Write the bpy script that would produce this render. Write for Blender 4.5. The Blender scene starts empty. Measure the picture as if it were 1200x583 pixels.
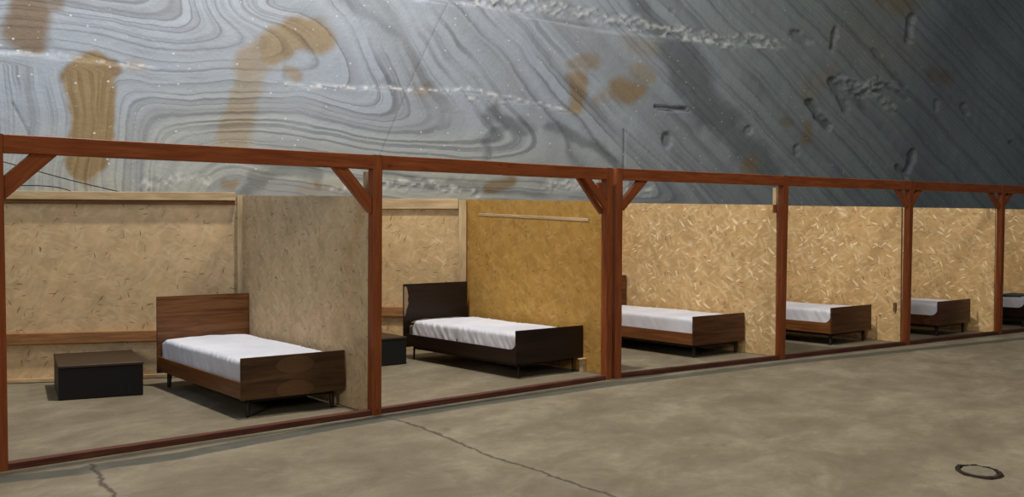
import bpy, bmesh, math, random
import numpy as np
from mathutils import Vector, Matrix, noise as mnoise

# ------------------------------------------------------------------ camera
sc = bpy.context.scene
F, PITCH, ROLL, CH = 1183.35, 0.02488, -0.001568, 1.65
cp, sp, cr, sr = math.cos(PITCH), math.sin(PITCH), math.cos(ROLL), math.sin(ROLL)
FW = Vector((0, cp, -sp)); U0 = Vector((0, sp, cp)); R0 = Vector((1, 0, 0))
RT = R0 * cr - U0 * sr
UP = R0 * sr + U0 * cr
cam_d = bpy.data.cameras.new('camera'); cam = bpy.data.objects.new('camera', cam_d)
sc.collection.objects.link(cam); sc.camera = cam
cam_d.sensor_fit = 'HORIZONTAL'; cam_d.sensor_width = 36; cam_d.lens = F / 1200 * 36
cam_d.clip_start = 0.05; cam_d.clip_end = 300
m = Matrix.Identity(4)
for i, v in enumerate((RT, UP, -FW)):
    for j in range(3): m[j][i] = v[j]
m[0][3], m[1][3], m[2][3] = 0, 0, CH
cam.matrix_world = m

# ------------------------------------------------------------------ light
w = bpy.data.worlds.new('world'); sc.world = w; w.use_nodes = True
w.node_tree.nodes['Background'].inputs[0].default_value = (0.75, 0.85, 1.0, 1)
w.node_tree.nodes['Background'].inputs[1].default_value = 0.065
sc.view_settings.view_transform = 'Standard'; sc.view_settings.look = 'None'
sc.view_settings.gamma = 1; sc.view_settings.use_curve_mapping = False
sc.view_settings.exposure = 0.0

def lamp(name, kind, loc, energy, color, size=0.3, target=None, spread=None, spot=None):
    d = bpy.data.lights.new(name, kind); d.energy = energy; d.color = color
    if kind == 'AREA':
        d.shape = 'DISK'; d.size = size
        if spread: d.spread = spread
    else:
        d.shadow_soft_size = size
    if kind == 'SPOT': d.spot_size = spot; d.spot_blend = 1.0
    o = bpy.data.objects.new(name, d); sc.collection.objects.link(o); o.location = loc
    if target is not None:
        o.rotation_euler = (Vector(target) - Vector(loc)).to_track_quat('-Z', 'Y').to_euler()
    return o
lamp('hall_lamp', 'POINT', (-1.35, 9.15, 10.0), 2650, (1.0, 0.92, 0.80), 0.2)
lamp('far_hall_lamp', 'POINT', (4.4, 7.2, 9.5), 1100, (1.0, 0.88, 0.70), 0.8)
lamp('rock_flood_lamp', 'SPOT', (-5.5, 2.0, 7.0), 950, (0.42, 0.68, 1.0), 0.8, (-1.0, 14.5, 5.5), spot=1.5)
lamp('front_fill', 'AREA', (-4.0, -4.5, 4.5), 290, (1.0, 0.90, 0.76), 2.5, (1.0, 9.0, 1.0))  # unseen area fill added behind the camera to brighten posts and partitions

# ------------------------------------------------------------------ helpers
col = sc.collection
rnd = random.Random(7)
def ray(px, py):
    return (FW * F + RT * (px - 600) + UP * (291.5 - py))
CP = Vector((0, 0, CH))
def G(px, py, z=0.0):
    d = ray(px, py); t = (z - CH) / d.z
    return CP + d * t
def onplane(px, py, p0, dr):            # vertical plane through p0 along dr
    n = Vector((-dr[1], dr[0], 0)); d = ray(px, py)
    t = (Vector((p0[0], p0[1], 0)) - CP).dot(n) / d.dot(n)
    return CP + d * t
def V(*a): return Vector(a)

def link(name, me, mat, parent=None, loc=None, rot=None):
    o = bpy.data.objects.new(name, me); col.objects.link(o)
    if mat and not me.materials: me.materials.append(mat)
    if parent: o.parent = parent
    if loc is not None: o.location = loc
    if rot is not None: o.rotation_euler = rot
    return o
def thing(name, label, cat, loc=(0, 0, 0), rz=0, group=None):
    o = bpy.data.objects.new(name, None); col.objects.link(o)
    o.empty_display_size = 0.2
    o.location = loc; o.rotation_euler = (0, 0, rz)
    o['label'] = label; o['category'] = cat
    if group: o['group'] = group
    return o
def tag(o, label, cat, group=None):
    o['label'] = label; o['category'] = cat
    if group: o['group'] = group
    return o
def copy_tree(o, parent=None):
    c = o.copy(); col.objects.link(c)
    if parent: c.parent = parent
    for ch in list(o.children): copy_tree(ch, c)
    return c

def box_mesh(lo, hi, bevel=0.003, name='m', seg=2):
    bm = bmesh.new()
    bmesh.ops.create_cube(bm, size=1)
    for v in bm.verts:
        v.co = Vector([(lo[i] + hi[i]) / 2 + v.co[i] * (hi[i] - lo[i]) for i in range(3)])
    if bevel: bmesh.ops.bevel(bm, geom=bm.edges[:], offset=bevel, segments=seg, affect='EDGES', profile=0.5)
    me = bpy.data.meshes.new(name); bm.to_mesh(me); bm.free()
    return me
def prism(pts, y0, y1, bevel=0.0):      # polygon in x,z extruded along y
    bm = bmesh.new()
    a = [bm.verts.new((p[0], y0, p[1])) for p in pts]; b = [bm.verts.new((p[0], y1, p[1])) for p in pts]
    n = len(pts)
    bm.faces.new(a); bm.faces.new(b[::-1])
    for i in range(n): bm.faces.new((a[i], b[i], b[(i + 1) % n], a[(i + 1) % n]))
    bmesh.ops.recalc_face_normals(bm, faces=bm.faces[:])
    if bevel: bmesh.ops.bevel(bm, geom=bm.edges[:], offset=bevel, segments=2, affect='EDGES')
    me = bpy.data.meshes.new('p'); bm.to_mesh(me); bm.free()
    return me
def lathe_mesh(prof, n=20):
    bm = bmesh.new(); rings = []
    for r, z in prof:
        rings.append([bm.verts.new((r * math.cos(2 * math.pi * k / n), r * math.sin(2 * math.pi * k / n), z)) for k in range(n)])
    for a, b in zip(rings, rings[1:]):
        for k in range(n): bm.faces.new((a[k], a[(k + 1) % n], b[(k + 1) % n], b[k]))
    bm.faces.new(rings[0][::-1]); bm.faces.new(rings[-1])
    me = bpy.data.meshes.new('l'); bm.to_mesh(me); bm.free()
    for p in me.polygons: p.use_smooth = True
    return me
def tube(name, pts, r, mat):
    cu = bpy.data.curves.new(name, 'CURVE'); cu.dimensions = '3D'; cu.bevel_depth = r; cu.bevel_resolution = 2; cu.resolution_u = 8
    s = cu.splines.new('NURBS'); s.points.add(len(pts) - 1); s.use_endpoint_u = True; s.order_u = 3
    for i, p in enumerate(pts): s.points[i].co = (*p, 1)
    tmp = bpy.data.objects.new(name + '_path', cu); col.objects.link(tmp)
    me = bpy.data.meshes.new_from_object(tmp.evaluated_get(bpy.context.evaluated_depsgraph_get()))
    bpy.data.objects.remove(tmp)
    me.materials.clear(); me.materials.append(mat)
    o = bpy.data.objects.new(name, me); col.objects.link(o)
    return o
# a timber whose grain follows local X; frame: x along timber, z 'up' side, y across
def timber(name, p0, p1, wy, wz, mat, parent, side=None, wob=0.0012, cutmesh=None):
    p0 = Vector(p0); p1 = Vector(p1); d = p1 - p0; L = d.length; x = d.normalized()
    if side is None: side = Vector((-x.y, x.x, 0)) if abs(x.z) < .9 else Vector((0, 1, 0))
    y = (Vector(side) - x * x.dot(Vector(side))).normalized(); z = x.cross(y)
    bm = bmesh.new(); n = max(2, int(L / 0.22)); rings = []
    ph = rnd.random() * 50
    c = 0.004
    prof = [(-wy/2+c, -wz/2), (wy/2-c, -wz/2), (wy/2, -wz/2+c), (wy/2, wz/2-c), (wy/2-c, wz/2), (-wy/2+c, wz/2), (-wy/2, wz/2-c), (-wy/2, -wz/2+c)]
    for i in range(n + 1):
        xx = L * i / n
        oy = wob * mnoise.noise((xx * 1.3, ph, 0)) * 2; oz = wob * mnoise.noise((xx * 1.3, ph, 9)) * 2
        rings.append([bm.verts.new((xx, a + oy + wob * mnoise.noise((xx * 4, ph, k)), b + oz)) for k, (a, b) in enumerate(prof)])
    for a, b in zip(rings, rings[1:]):
        for k in range(8): bm.faces.new((a[k], b[k], b[(k + 1) % 8], a[(k + 1) % 8]))
    bm.faces.new(rings[0]); bm.faces.new(rings[-1][::-1])
    bmesh.ops.recalc_face_normals(bm, faces=bm.faces[:])
    me = bpy.data.meshes.new(name); bm.to_mesh(me); bm.free()
    o = bpy.data.objects.new(name, me); col.objects.link(o); me.materials.append(mat)
    M = Matrix.Identity(4)
    for i, v in enumerate((x, y, z)):
        for j in range(3): M[j][i] = v[j]
    M.translation = p0
    if parent:
        o.parent = parent
        Mp = Matrix.Translation(parent.location) @ parent.rotation_euler.to_matrix().to_4x4()
        M = Mp.inverted() @ M
    o.matrix_local = M
    return o

# ------------------------------------------------------------------ materials
class NT:
    def __init__(s, name):
        s.m = bpy.data.materials.new(name); s.m.use_nodes = True; s.t = s.m.node_tree
        s.b = s.t.nodes['Principled BSDF']; s.b.inputs['Specular IOR Level'].default_value = 0.3
    def n(s, ty, **k):
        nd = s.t.nodes.new(ty)
        for a, v in k.items(): setattr(nd, a, v)
        return nd
    def l(s, a, b): s.t.links.new(a, b)
    def set(s, sock, v):
        if isinstance(v, (int, float, tuple, list)): sock.default_value = v
        else: s.l(v, sock)
    def math(s, op, a, b=0.0, c=None, clamp=False):
        nd = s.n('ShaderNodeMath', operation=op, use_clamp=clamp); s.set(nd.inputs[0], a); s.set(nd.inputs[1], b)
        if c is not None: s.set(nd.inputs[2], c)
        return nd.outputs[0]
    def mix(s, f, a, b, mode='MIX'):
        nd = s.n('ShaderNodeMix', data_type='RGBA', blend_type=mode); s.set(nd.inputs[0], f)
        s.set(nd.inputs[6], a if not isinstance(a, tuple) else (*a, 1)[:4]); s.set(nd.inputs[7], b if not isinstance(b, tuple) else (*b, 1)[:4])
        return nd.outputs[2]
    def ramp(s, f, stops, interp='LINEAR'):
        nd = s.n('ShaderNodeValToRGB'); cr = nd.color_ramp; cr.interpolation = interp
        while len(cr.elements) < len(stops): cr.elements.new(0.5)
        for e, (p, c) in zip(cr.elements, stops):
            e.position = p; e.color = (*c, 1) if isinstance(c, tuple) else (c, c, c, 1)
        s.l(f, nd.inputs[0]); return nd.outputs[0]
    def noise(s, vec, scale, detail=4, rough=0.5, dim='3D', w=None, dist=0.0):
        nd = s.n('ShaderNodeTexNoise', noise_dimensions=dim)
        if vec is not None and dim != '1D': s.l(vec, nd.inputs['Vector'])
        if w is not None: s.set(nd.inputs['W'], w)
        nd.inputs['Scale'].default_value = scale; nd.inputs['Detail'].default_value = detail
        nd.inputs['Roughness'].default_value = rough; nd.inputs['Distortion'].default_value = dist
        return nd.outputs['Fac']
    def mapping(s, vec, rot=(0, 0, 0), scale=(1, 1, 1), loc=(0, 0, 0)):
        nd = s.n('ShaderNodeMapping'); s.l(vec, nd.inputs[0]); nd.inputs['Rotation'].default_value = rot
        nd.inputs['Scale'].default_value = scale; nd.inputs['Location'].default_value = loc
        return nd.outputs[0]
    def obj(s, shift=True):
        tc = s.n('ShaderNodeTexCoord').outputs['Object']
        if not shift: return tc
        oi = s.n('ShaderNodeObjectInfo'); v = s.n('ShaderNodeVectorMath', operation='ADD')
        sc_ = s.n('ShaderNodeVectorMath', operation='SCALE'); 
        cmb = s.n('ShaderNodeCombineXYZ')
        for i in range(3): s.l(oi.outputs['Random'], cmb.inputs[i])
        s.l(cmb.outputs[0], sc_.inputs[0]); sc_.inputs['Scale'].default_value = 37.0
        s.l(tc, v.inputs[0]); s.l(sc_.outputs[0], v.inputs[1]); return v.outputs[0]
    def bump(s, h, strength=0.3, dist=0.01):
        nd = s.n('ShaderNodeBump'); nd.inputs['Strength'].default_value = strength; nd.inputs['Distance'].default_value = dist
        s.l(h, nd.inputs['Height']); s.l(nd.outputs[0], s.b.inputs['Normal'])
    def out(s, color, rough=0.7, spec=None):
        s.set(s.b.inputs['Base Color'], color if not isinstance(color, tuple) else (*color, 1)); s.set(s.b.inputs['Roughness'], rough)
        if spec is not None: s.b.inputs['Specular IOR Level'].default_value = spec
        return s.m

def wood(name, c1, c2, c3, ring=14, rough=0.6, spec=0.25, knots=True, grain=1.0, band=None):
    n = NT(name); v = n.obj()
    a = n.noise(n.mapping(v, scale=(1.2, ring, ring)), 2.2, 5, 0.6, dist=0.6)
    b = n.noise(n.mapping(v, scale=(4, 90, 90)), 1.6, 3, 0.6)
    c = n.ramp(a, [(0.3, c1), (0.52, c2), (0.72, c3)])
    c = n.mix(n.math('MULTIPLY', n.ramp(b, [(0.45, 0.0), (0.7, 1.0)]), 0.45 * grain), c, c1)
    if knots:
        vo = n.n('ShaderNodeTexVoronoi', feature='F1'); n.l(n.mapping(v, scale=(1.0, 2.2, 2.2)), vo.inputs['Vector']); vo.inputs['Scale'].default_value = 2.6
        k = n.ramp(vo.outputs['Distance'], [(0.03, 1.0), (0.085, 0.0)])
        c = n.mix(n.math('MULTIPLY', k, 0.75), c, tuple(x * 0.35 for x in c1))
    big = n.noise(v, 1.7, 3)
    c = n.mix(n.math('MULTIPLY', n.ramp(big, [(0.35, 0.0), (0.65, 1.0)]), 0.28), c, tuple(x * 0.6 for x in c2))
    n.bump(b, 0.25, 0.002)
    return n.out(c, rough, spec)

RED = wood('stained_timber', (0.20, 0.050, 0.014), (0.31, 0.080, 0.022), (0.42, 0.125, 0.036), rough=0.5, spec=0.3)
SILL = wood('stained_sill', (0.07, 0.025, 0.018), (0.12, 0.042, 0.028), (0.19, 0.075, 0.045), rough=0.7)
ORANGE = wood('orange_board', (0.20, 0.085, 0.03), (0.36, 0.17, 0.065), (0.45, 0.23, 0.10))
PALE = wood('raw_pine', (0.42, 0.28, 0.14), (0.60, 0.44, 0.25), (0.72, 0.56, 0.35), ring=10)
BROWNB = wood('brown_timber', (0.13, 0.06, 0.02), (0.22, 0.10, 0.035), (0.28, 0.14, 0.05))

def osb_mat(name, base, light, dark, hi=0.5, sat=1.0, dk=1.0):
    n = NT(name); v0 = n.obj()
    wn = n.n('ShaderNodeTexNoise'); n.l(v0, wn.inputs['Vector']); wn.inputs['Scale'].default_value = 7.0; wn.inputs['Detail'].default_value = 3.0
    ws = n.n('ShaderNodeVectorMath', operation='MULTIPLY_ADD'); n.l(wn.outputs['Color'], ws.inputs[0]); ws.inputs[1].default_value = (0.075, 0.0, 0.075); n.l(v0, ws.inputs[2])
    v = ws.outputs[0]
    # warp and three families of long thin strands
    c = n.ramp(n.noise(v, 6.0, 5, 0.7), [(0.3, tuple(x * 0.76 for x in base)), (0.7, tuple(min(1, x * 1.15) for x in base))])
    masks = []
    for i, (ang, s, ln) in enumerate(((0.45, 17, 3.6), (0.75, 15, 3.0), (1.25, 19, 3.0), (-0.2, 24, 3.0), (-0.6, 21, 3.4))):
        mp = n.mapping(n.mapping(v, rot=(0, ang, 0)), scale=(s / ln, 0.01, s * 1.15), loc=(i * 3.1, 0, i * 1.7))
        vo = n.n('ShaderNodeTexVoronoi', feature='F1'); n.l(mp, vo.inputs['Vector']); vo.inputs['Scale'].default_value = 1.0
        vo.inputs['Randomness'].default_value = 1.0
        sep = n.n('ShaderNodeSeparateColor'); n.l(vo.outputs['Color'], sep.inputs[0])
        soft = n.ramp(vo.outputs['Distance'], [(0.30, 1.0), (0.52, 0.0)])
        mid = n.math('MULTIPLY', n.ramp(sep.outputs[0], [(0.45, 0.0), (0.75, 1.0)]), soft)
        c = n.mix(n.math('MULTIPLY', mid, 0.36), c, n.mix(sep.outputs[1], light, tuple(x * 0.72 for x in base)))
        pick = n.ramp(sep.outputs[2], [(0.925, 0.0), (0.94, 1.0)])
        hl = n.math('MULTIPLY', n.math('MULTIPLY', pick, n.ramp(vo.outputs['Distance'], [(0.25, 1.0), (0.33, 0.0)])), hi)
        c = n.mix(hl, c, light)
        masks.append(mid)
        # thin dark slivers
        mp2 = n.mapping(n.mapping(v, rot=(0, ang + 0.5, 0)), scale=(s / ln * 1.0, 0.01, s * 2.1), loc=(i * 5.3, 0, i * 2.9))
        v2 = n.n('ShaderNodeTexVoronoi', feature='F1'); n.l(mp2, v2.inputs['Vector']); v2.inputs['Scale'].default_value = 1.0
        s2 = n.n('ShaderNodeSeparateColor'); n.l(v2.outputs['Color'], s2.inputs[0])
        dm = n.math('MULTIPLY', n.ramp(s2.outputs[0], [(0.85, 0.0), (0.97, 1.0)]), n.ramp(v2.outputs['Distance'], [(0.16, 1.0), (0.26, 0.0)]))
        c = n.mix(n.math('MULTIPLY', dm, 0.8 * dk), c, dark)
    n.bump(masks[0], 0.15, 0.002)
    return n.out(c, 0.75, 0.2)
OSB = osb_mat('osb_board', (0.62, 0.43, 0.22), (0.80, 0.62, 0.37), (0.13, 0.075, 0.03))
OSB_PALE = osb_mat('osb_pale_board', (0.66, 0.465, 0.26), (0.82, 0.65, 0.42), (0.12, 0.08, 0.04), hi=0.3)
OSB_GOLD = osb_mat('osb_golden_board', (0.50, 0.275, 0.065), (0.64, 0.41, 0.14), (0.16, 0.075, 0.02), hi=0.35)
OSB_FAR = osb_mat('osb_flaky_board', (0.62, 0.405, 0.185), (0.95, 0.77, 0.48), (0.13, 0.07, 0.03), hi=0.9)

def veneer(name, c1, c2, c3, ovals=None, rough=0.35, axis='x', streak=1.0):
    n = NT(name); v = n.obj()
    sc1 = (0.7, 9, 9) if axis == 'x' else (9, 0.7, 9)
    a = n.noise(n.mapping(v, scale=sc1), 2.0, 4, 0.55, dist=0.8)
    b = n.noise(n.mapping(v, scale=tuple(k * 8 for k in sc1)), 1.5, 3, 0.6)
    c = n.ramp(a, [(0.32, c1), (0.5, c2), (0.7, c3)])
    c = n.mix(n.math('MULTIPLY', n.ramp(b, [(0.4, 0.0), (0.7, 1.0)]), 0.3 * streak), c, c1)
    if ovals:
        tc = n.obj(False); sx = n.n('ShaderNodeSeparateXYZ'); n.l(tc, sx.inputs[0])
        wv = n.math('MULTIPLY', n.math('SUBTRACT', n.noise(v, 9, 2), 0.5), 0.25)
        for (cx, cz, rx, rz) in ovals:
            dx = n.math('DIVIDE', n.math('SUBTRACT', sx.outputs[0], cx), rx); dz = n.math('DIVIDE', n.math('SUBTRACT', sx.outputs[2], cz), rz)
            d = n.math('ADD', n.math('SQRT', n.math('ADD', n.math('MULTIPLY', dx, dx), n.math('MULTIPLY', dz, dz))), wv)
            c = n.mix(n.math('MULTIPLY', n.ramp(d, [(0.90, 0.0), (1.02, 1.0), (1.12, 1.0), (1.3, 0.0)]), 0.45), c, tuple(x * 0.35 for x in c1))
            inn = n.ramp(d, [(0.86, 1.0), (0.98, 0.0)])
            rings = n.ramp(n.math('FRACT', n.math('MULTIPLY', d, 4.0)), [(0.0, 0.25), (0.5, 0.75), (1.0, 0.3)])
            c = n.mix(n.math('MULTIPLY', inn, 0.55), c, n.mix(rings, c3, tuple(x * 1.35 for x in c3)))
    return n.out(c, rough, 0.35)
FOOT_V = veneer('walnut_veneer_ovals', (0.045, 0.022, 0.010), (0.085, 0.043, 0.018), (0.13, 0.068, 0.030), ovals=[(0.49, 0.425, 0.19, 0.085), (0.49, 0.215, 0.19, 0.085)])
WALNUT = veneer('walnut_veneer', (0.055, 0.022, 0.009), (0.11, 0.045, 0.017), (0.17, 0.075, 0.028))
HEAD_V = veneer('warm_walnut_veneer', (0.075, 0.026, 0.009), (0.15, 0.058, 0.018), (0.22, 0.10, 0.036), streak=0.5)
MAHOG = veneer('mahogany_veneer', (0.05, 0.018, 0.009), (0.10, 0.037, 0.018), (0.15, 0.06, 0.03))
RAILR = veneer('rail_veneer', (0.10, 0.036, 0.012), (0.18, 0.068, 0.022), (0.25, 0.105, 0.036), axis='y')
RAILD = veneer('dark_rail_veneer', (0.012, 0.006, 0.005), (0.020, 0.010, 0.007), (0.032, 0.015, 0.010), axis='y')
DARKV = veneer('dark_veneer', (0.011, 0.006, 0.005), (0.017, 0.009, 0.007), (0.028, 0.014, 0.010), rough=0.4)
def plain(name, c, rough=0.6, spec=0.3, var=0.2, scale=8):
    n = NT(name); f = n.noise(n.obj(), scale, 4)
    return n.out(n.mix(f, tuple(x * (1 - var) for x in c), tuple(min(1, x * (1 + var)) for x in c)), rough, spec)
LEGB = plain('dark_leg_wood', (0.022, 0.015, 0.012), 0.5)
UNDER = plain('underframe_board', (0.03, 0.02, 0.014), 0.8)
CHIP = plain('bare_chipboard', (0.34, 0.24, 0.14), 0.9)
BLACK = plain('black_leatherette_sides', (0.006, 0.005, 0.0065), 0.55)
DBROWN = plain('dark_brown_leatherette_top', (0.045, 0.028, 0.016), 0.5)
DGREY = NT('charcoal_ribbed'); 
_v = DGREY.obj(False); _s = DGREY.n('ShaderNodeSeparateXYZ'); DGREY.l(_v, _s.inputs[0])
_r = DGREY.math('FRACT', DGREY.math('MULTIPLY', _s.outputs[0], 45.0))
DGREY = DGREY.out(DGREY.ramp(_r, [(0.0, (0.010, 0.012, 0.011)), (0.5, (0.022, 0.024, 0.022)), (1.0, (0.010, 0.012, 0.011))]), 0.7, 0.2)
CABLE = plain('black_cable_rubber', (0.01, 0.01, 0.01), 0.5)
OLIVE = plain('olive_grey_blanket', (0.13, 0.12, 0.085), 0.95, var=0.3, scale=30)
TEAL = plain('dull_teal_cloth', (0.075, 0.11, 0.12), 0.95)
TICK = plain('striped_ticking', (0.35, 0.33, 0.30), 0.95)
WHITE_METAL = plain('galvanised_metal', (0.3, 0.3, 0.3), 0.4)
def cloth(name):
    n = NT(name); v = n.obj()
    f = n.noise(v, 3, 4); n.bump(n.noise(v, 14, 4, 0.6), 0.18, 0.01)
    return n.out(n.ramp(f, [(0.3, (0.66, 0.69, 0.80)), (0.7, (0.74, 0.77, 0.88))]), 0.85, 0.2)
SHEET = cloth('white_cotton')

# concrete floor
def seg_dist(n, x, y, a, b):
    ax, ay = a; bx, by = b; dx, dy = bx - ax, by - ay; L2 = dx * dx + dy * dy
    t = n.math('DIVIDE', n.math('ADD', n.math('MULTIPLY', n.math('SUBTRACT', x, ax), dx), n.math('MULTIPLY', n.math('SUBTRACT', y, ay), dy)), L2, clamp=True)
    ex = n.math('SUBTRACT', n.math('SUBTRACT', x, ax), n.math('MULTIPLY', t, dx)); ey = n.math('SUBTRACT', n.math('SUBTRACT', y, ay), n.math('MULTIPLY', t, dy))
    return n.math('SQRT', n.math('ADD', n.math('MULTIPLY', ex, ex), n.math('MULTIPLY', ey, ey)))
def floor_mat():
    n = NT('worn_concrete'); v = n.obj(False)
    rot = n.mapping(n.mapping(v, rot=(0, 0, 0.45)), scale=(1.3, 0.75, 1))
    a = n.noise(rot, 1.3, 8, 0.72, dist=0.3); b = n.noise(v, 4.5, 8, 0.72); g = n.noise(v, 60, 3, 0.6)
    c = n.ramp(a, [(0.30, (0.150, 0.120, 0.074)), (0.48, (0.225, 0.192, 0.132)), (0.66, (0.360, 0.315, 0.230))])
    c = n.mix(n.ramp(b, [(0.35, 0.0), (0.7, 0.55)]), c, (0.215, 0.195, 0.155))
    c = n.mix(n.ramp(n.noise(rot, 2.6, 5, 0.6), [(0.60, 0.0), (0.75, 0.5)]), c, (0.110, 0.088, 0.060))
    c = n.mix(n.ramp(n.noise(v, 2.0, 5, 0.7, dist=1.0), [(0.62, 0.0), (0.72, 0.45)]), c, (0.40, 0.36, 0.29))
    c = n.mix(n.math('MULTIPLY', n.ramp(g, [(0.3, 0.0), (0.7, 1.0)]), 0.22), c, (0.12, 0.10, 0.07))
    s = n.n('ShaderNodeSeparateXYZ'); n.l(v, s.inputs[0])
    wx = n.math('MULTIPLY', n.math('SUBTRACT', n.noise(v, 4, 5, 0.7), 0.5), 0.16)
    x = n.math('ADD', s.outputs[0], wx); y = n.math('ADD', s.outputs[1], n.math('MULTIPLY', n.math('SUBTRACT', n.noise(n.mapping(v, loc=(5, 5, 5)), 5, 5, 0.7), 0.5), 0.12))
    d = None
    for line in ([(442, 488), (482, 497), (530, 516), (575, 535), (640, 556), (725, 585), (800, 612)], [(105, 545), (118, 562), (134, 584), (160, 610)]):
        P = [G(*p) for p in line]
        for p, q in zip(P, P[1:]):
            e = seg_dist(n, x, y, (p.x, p.y), (q.x, q.y)); d = e if d is None else n.math('MINIMUM', d, e)
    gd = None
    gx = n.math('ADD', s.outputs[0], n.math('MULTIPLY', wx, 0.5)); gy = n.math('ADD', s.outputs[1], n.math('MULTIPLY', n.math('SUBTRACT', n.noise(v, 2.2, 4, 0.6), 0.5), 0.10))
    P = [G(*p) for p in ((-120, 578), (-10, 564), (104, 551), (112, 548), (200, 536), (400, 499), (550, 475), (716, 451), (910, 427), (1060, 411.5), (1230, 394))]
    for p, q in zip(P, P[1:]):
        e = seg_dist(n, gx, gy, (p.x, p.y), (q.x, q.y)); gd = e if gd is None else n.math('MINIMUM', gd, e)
    dark_strip = n.math('MULTIPLY', n.ramp(gd, [(0.085, 1.0), (0.115, 0.0)]), n.ramp(n.noise(v, 3.0, 5, 0.6), [(0.3, 0.75), (0.5, 1.0)]))  # darker greenish strip along the floor in front of the sills
    c = n.mix(n.math('MULTIPLY', dark_strip, 0.85), c, (0.062, 0.070, 0.062))
    crack = n.ramp(d, [(0.006, 1.0), (0.022, 0.0)])
    halo = n.math('MULTIPLY', n.ramp(d, [(0.02, 1.0), (0.12, 0.0)]), n.ramp(b, [(0.4, 0.0), (0.6, 1.0)]))
    c = n.mix(n.math('MULTIPLY', halo, 0.3), c, (0.36, 0.33, 0.28))
    c = n.mix(n.math('MULTIPLY', crack, 0.75), c, (0.035, 0.03, 0.022))
    h = n.math('SUBTRACT', n.math('ADD', n.math('MULTIPLY', a, 0.5), n.math('MULTIPLY', g, 0.12)), n.math('MULTIPLY', crack, 0.8))
    n.bump(h, 0.35, 0.02)
    return n.out(c, n.ramp(b, [(0.3, 0.55), (0.7, 0.8)]), 0.3)
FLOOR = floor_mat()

# ------------------------------------------------------------------ numpy noise
def vnoise(x, y, seed):
    rs = np.random.RandomState(seed); tab = rs.rand(256, 256)
    xi = np.floor(x).astype(int); yi = np.floor(y).astype(int); fx = x - xi; fy = y - yi
    fx = fx * fx * (3 - 2 * fx); fy = fy * fy * (3 - 2 * fy)
    g = lambda a, b: tab[a & 255, b & 255]
    return (g(xi, yi) * (1 - fx) * (1 - fy) + g(xi + 1, yi) * fx * (1 - fy) + g(xi, yi + 1) * (1 - fx) * fy + g(xi + 1, yi + 1) * fx * fy) * 2 - 1
def fbm(x, y, seed, oct=4, gain=0.5):
    s = 0; a = 1.0
    for k in range(oct): s = s + a * vnoise(x * 2 ** k, y * 2 ** k, seed + k); a *= gain
    return s
def sstep(a, b, x):
    t = np.clip((x - a) / (b - a), 0, 1); return t * t * (3 - 2 * t)
def pld(x, y, pts):
    d = np.full(x.shape, 1e9)
    if len(pts) == 1: return np.hypot(x - pts[0][0], y - pts[0][1])
    for (ax, ay), (bx, by) in zip(pts, pts[1:]):
        dx, dy = bx - ax, by - ay; t = np.clip(((x - ax) * dx + (y - ay) * dy) / (dx * dx + dy * dy), 0, 1)
        d = np.minimum(d, np.hypot(x - ax - t * dx, y - ay - t * dy))
    return d

# ------------------------------------------------------------------ floor + rock
FA = G(-60, 640); 
me = bpy.data.meshes.new('floor')
me.from_pydata([(-14, -8, 0), (30, -8, 0), (30, 40, 0), (-14, 40, 0)], [], [(0, 1, 2, 3)])
fl = link('floor', me, FLOOR); fl['kind'] = 'structure'

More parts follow.
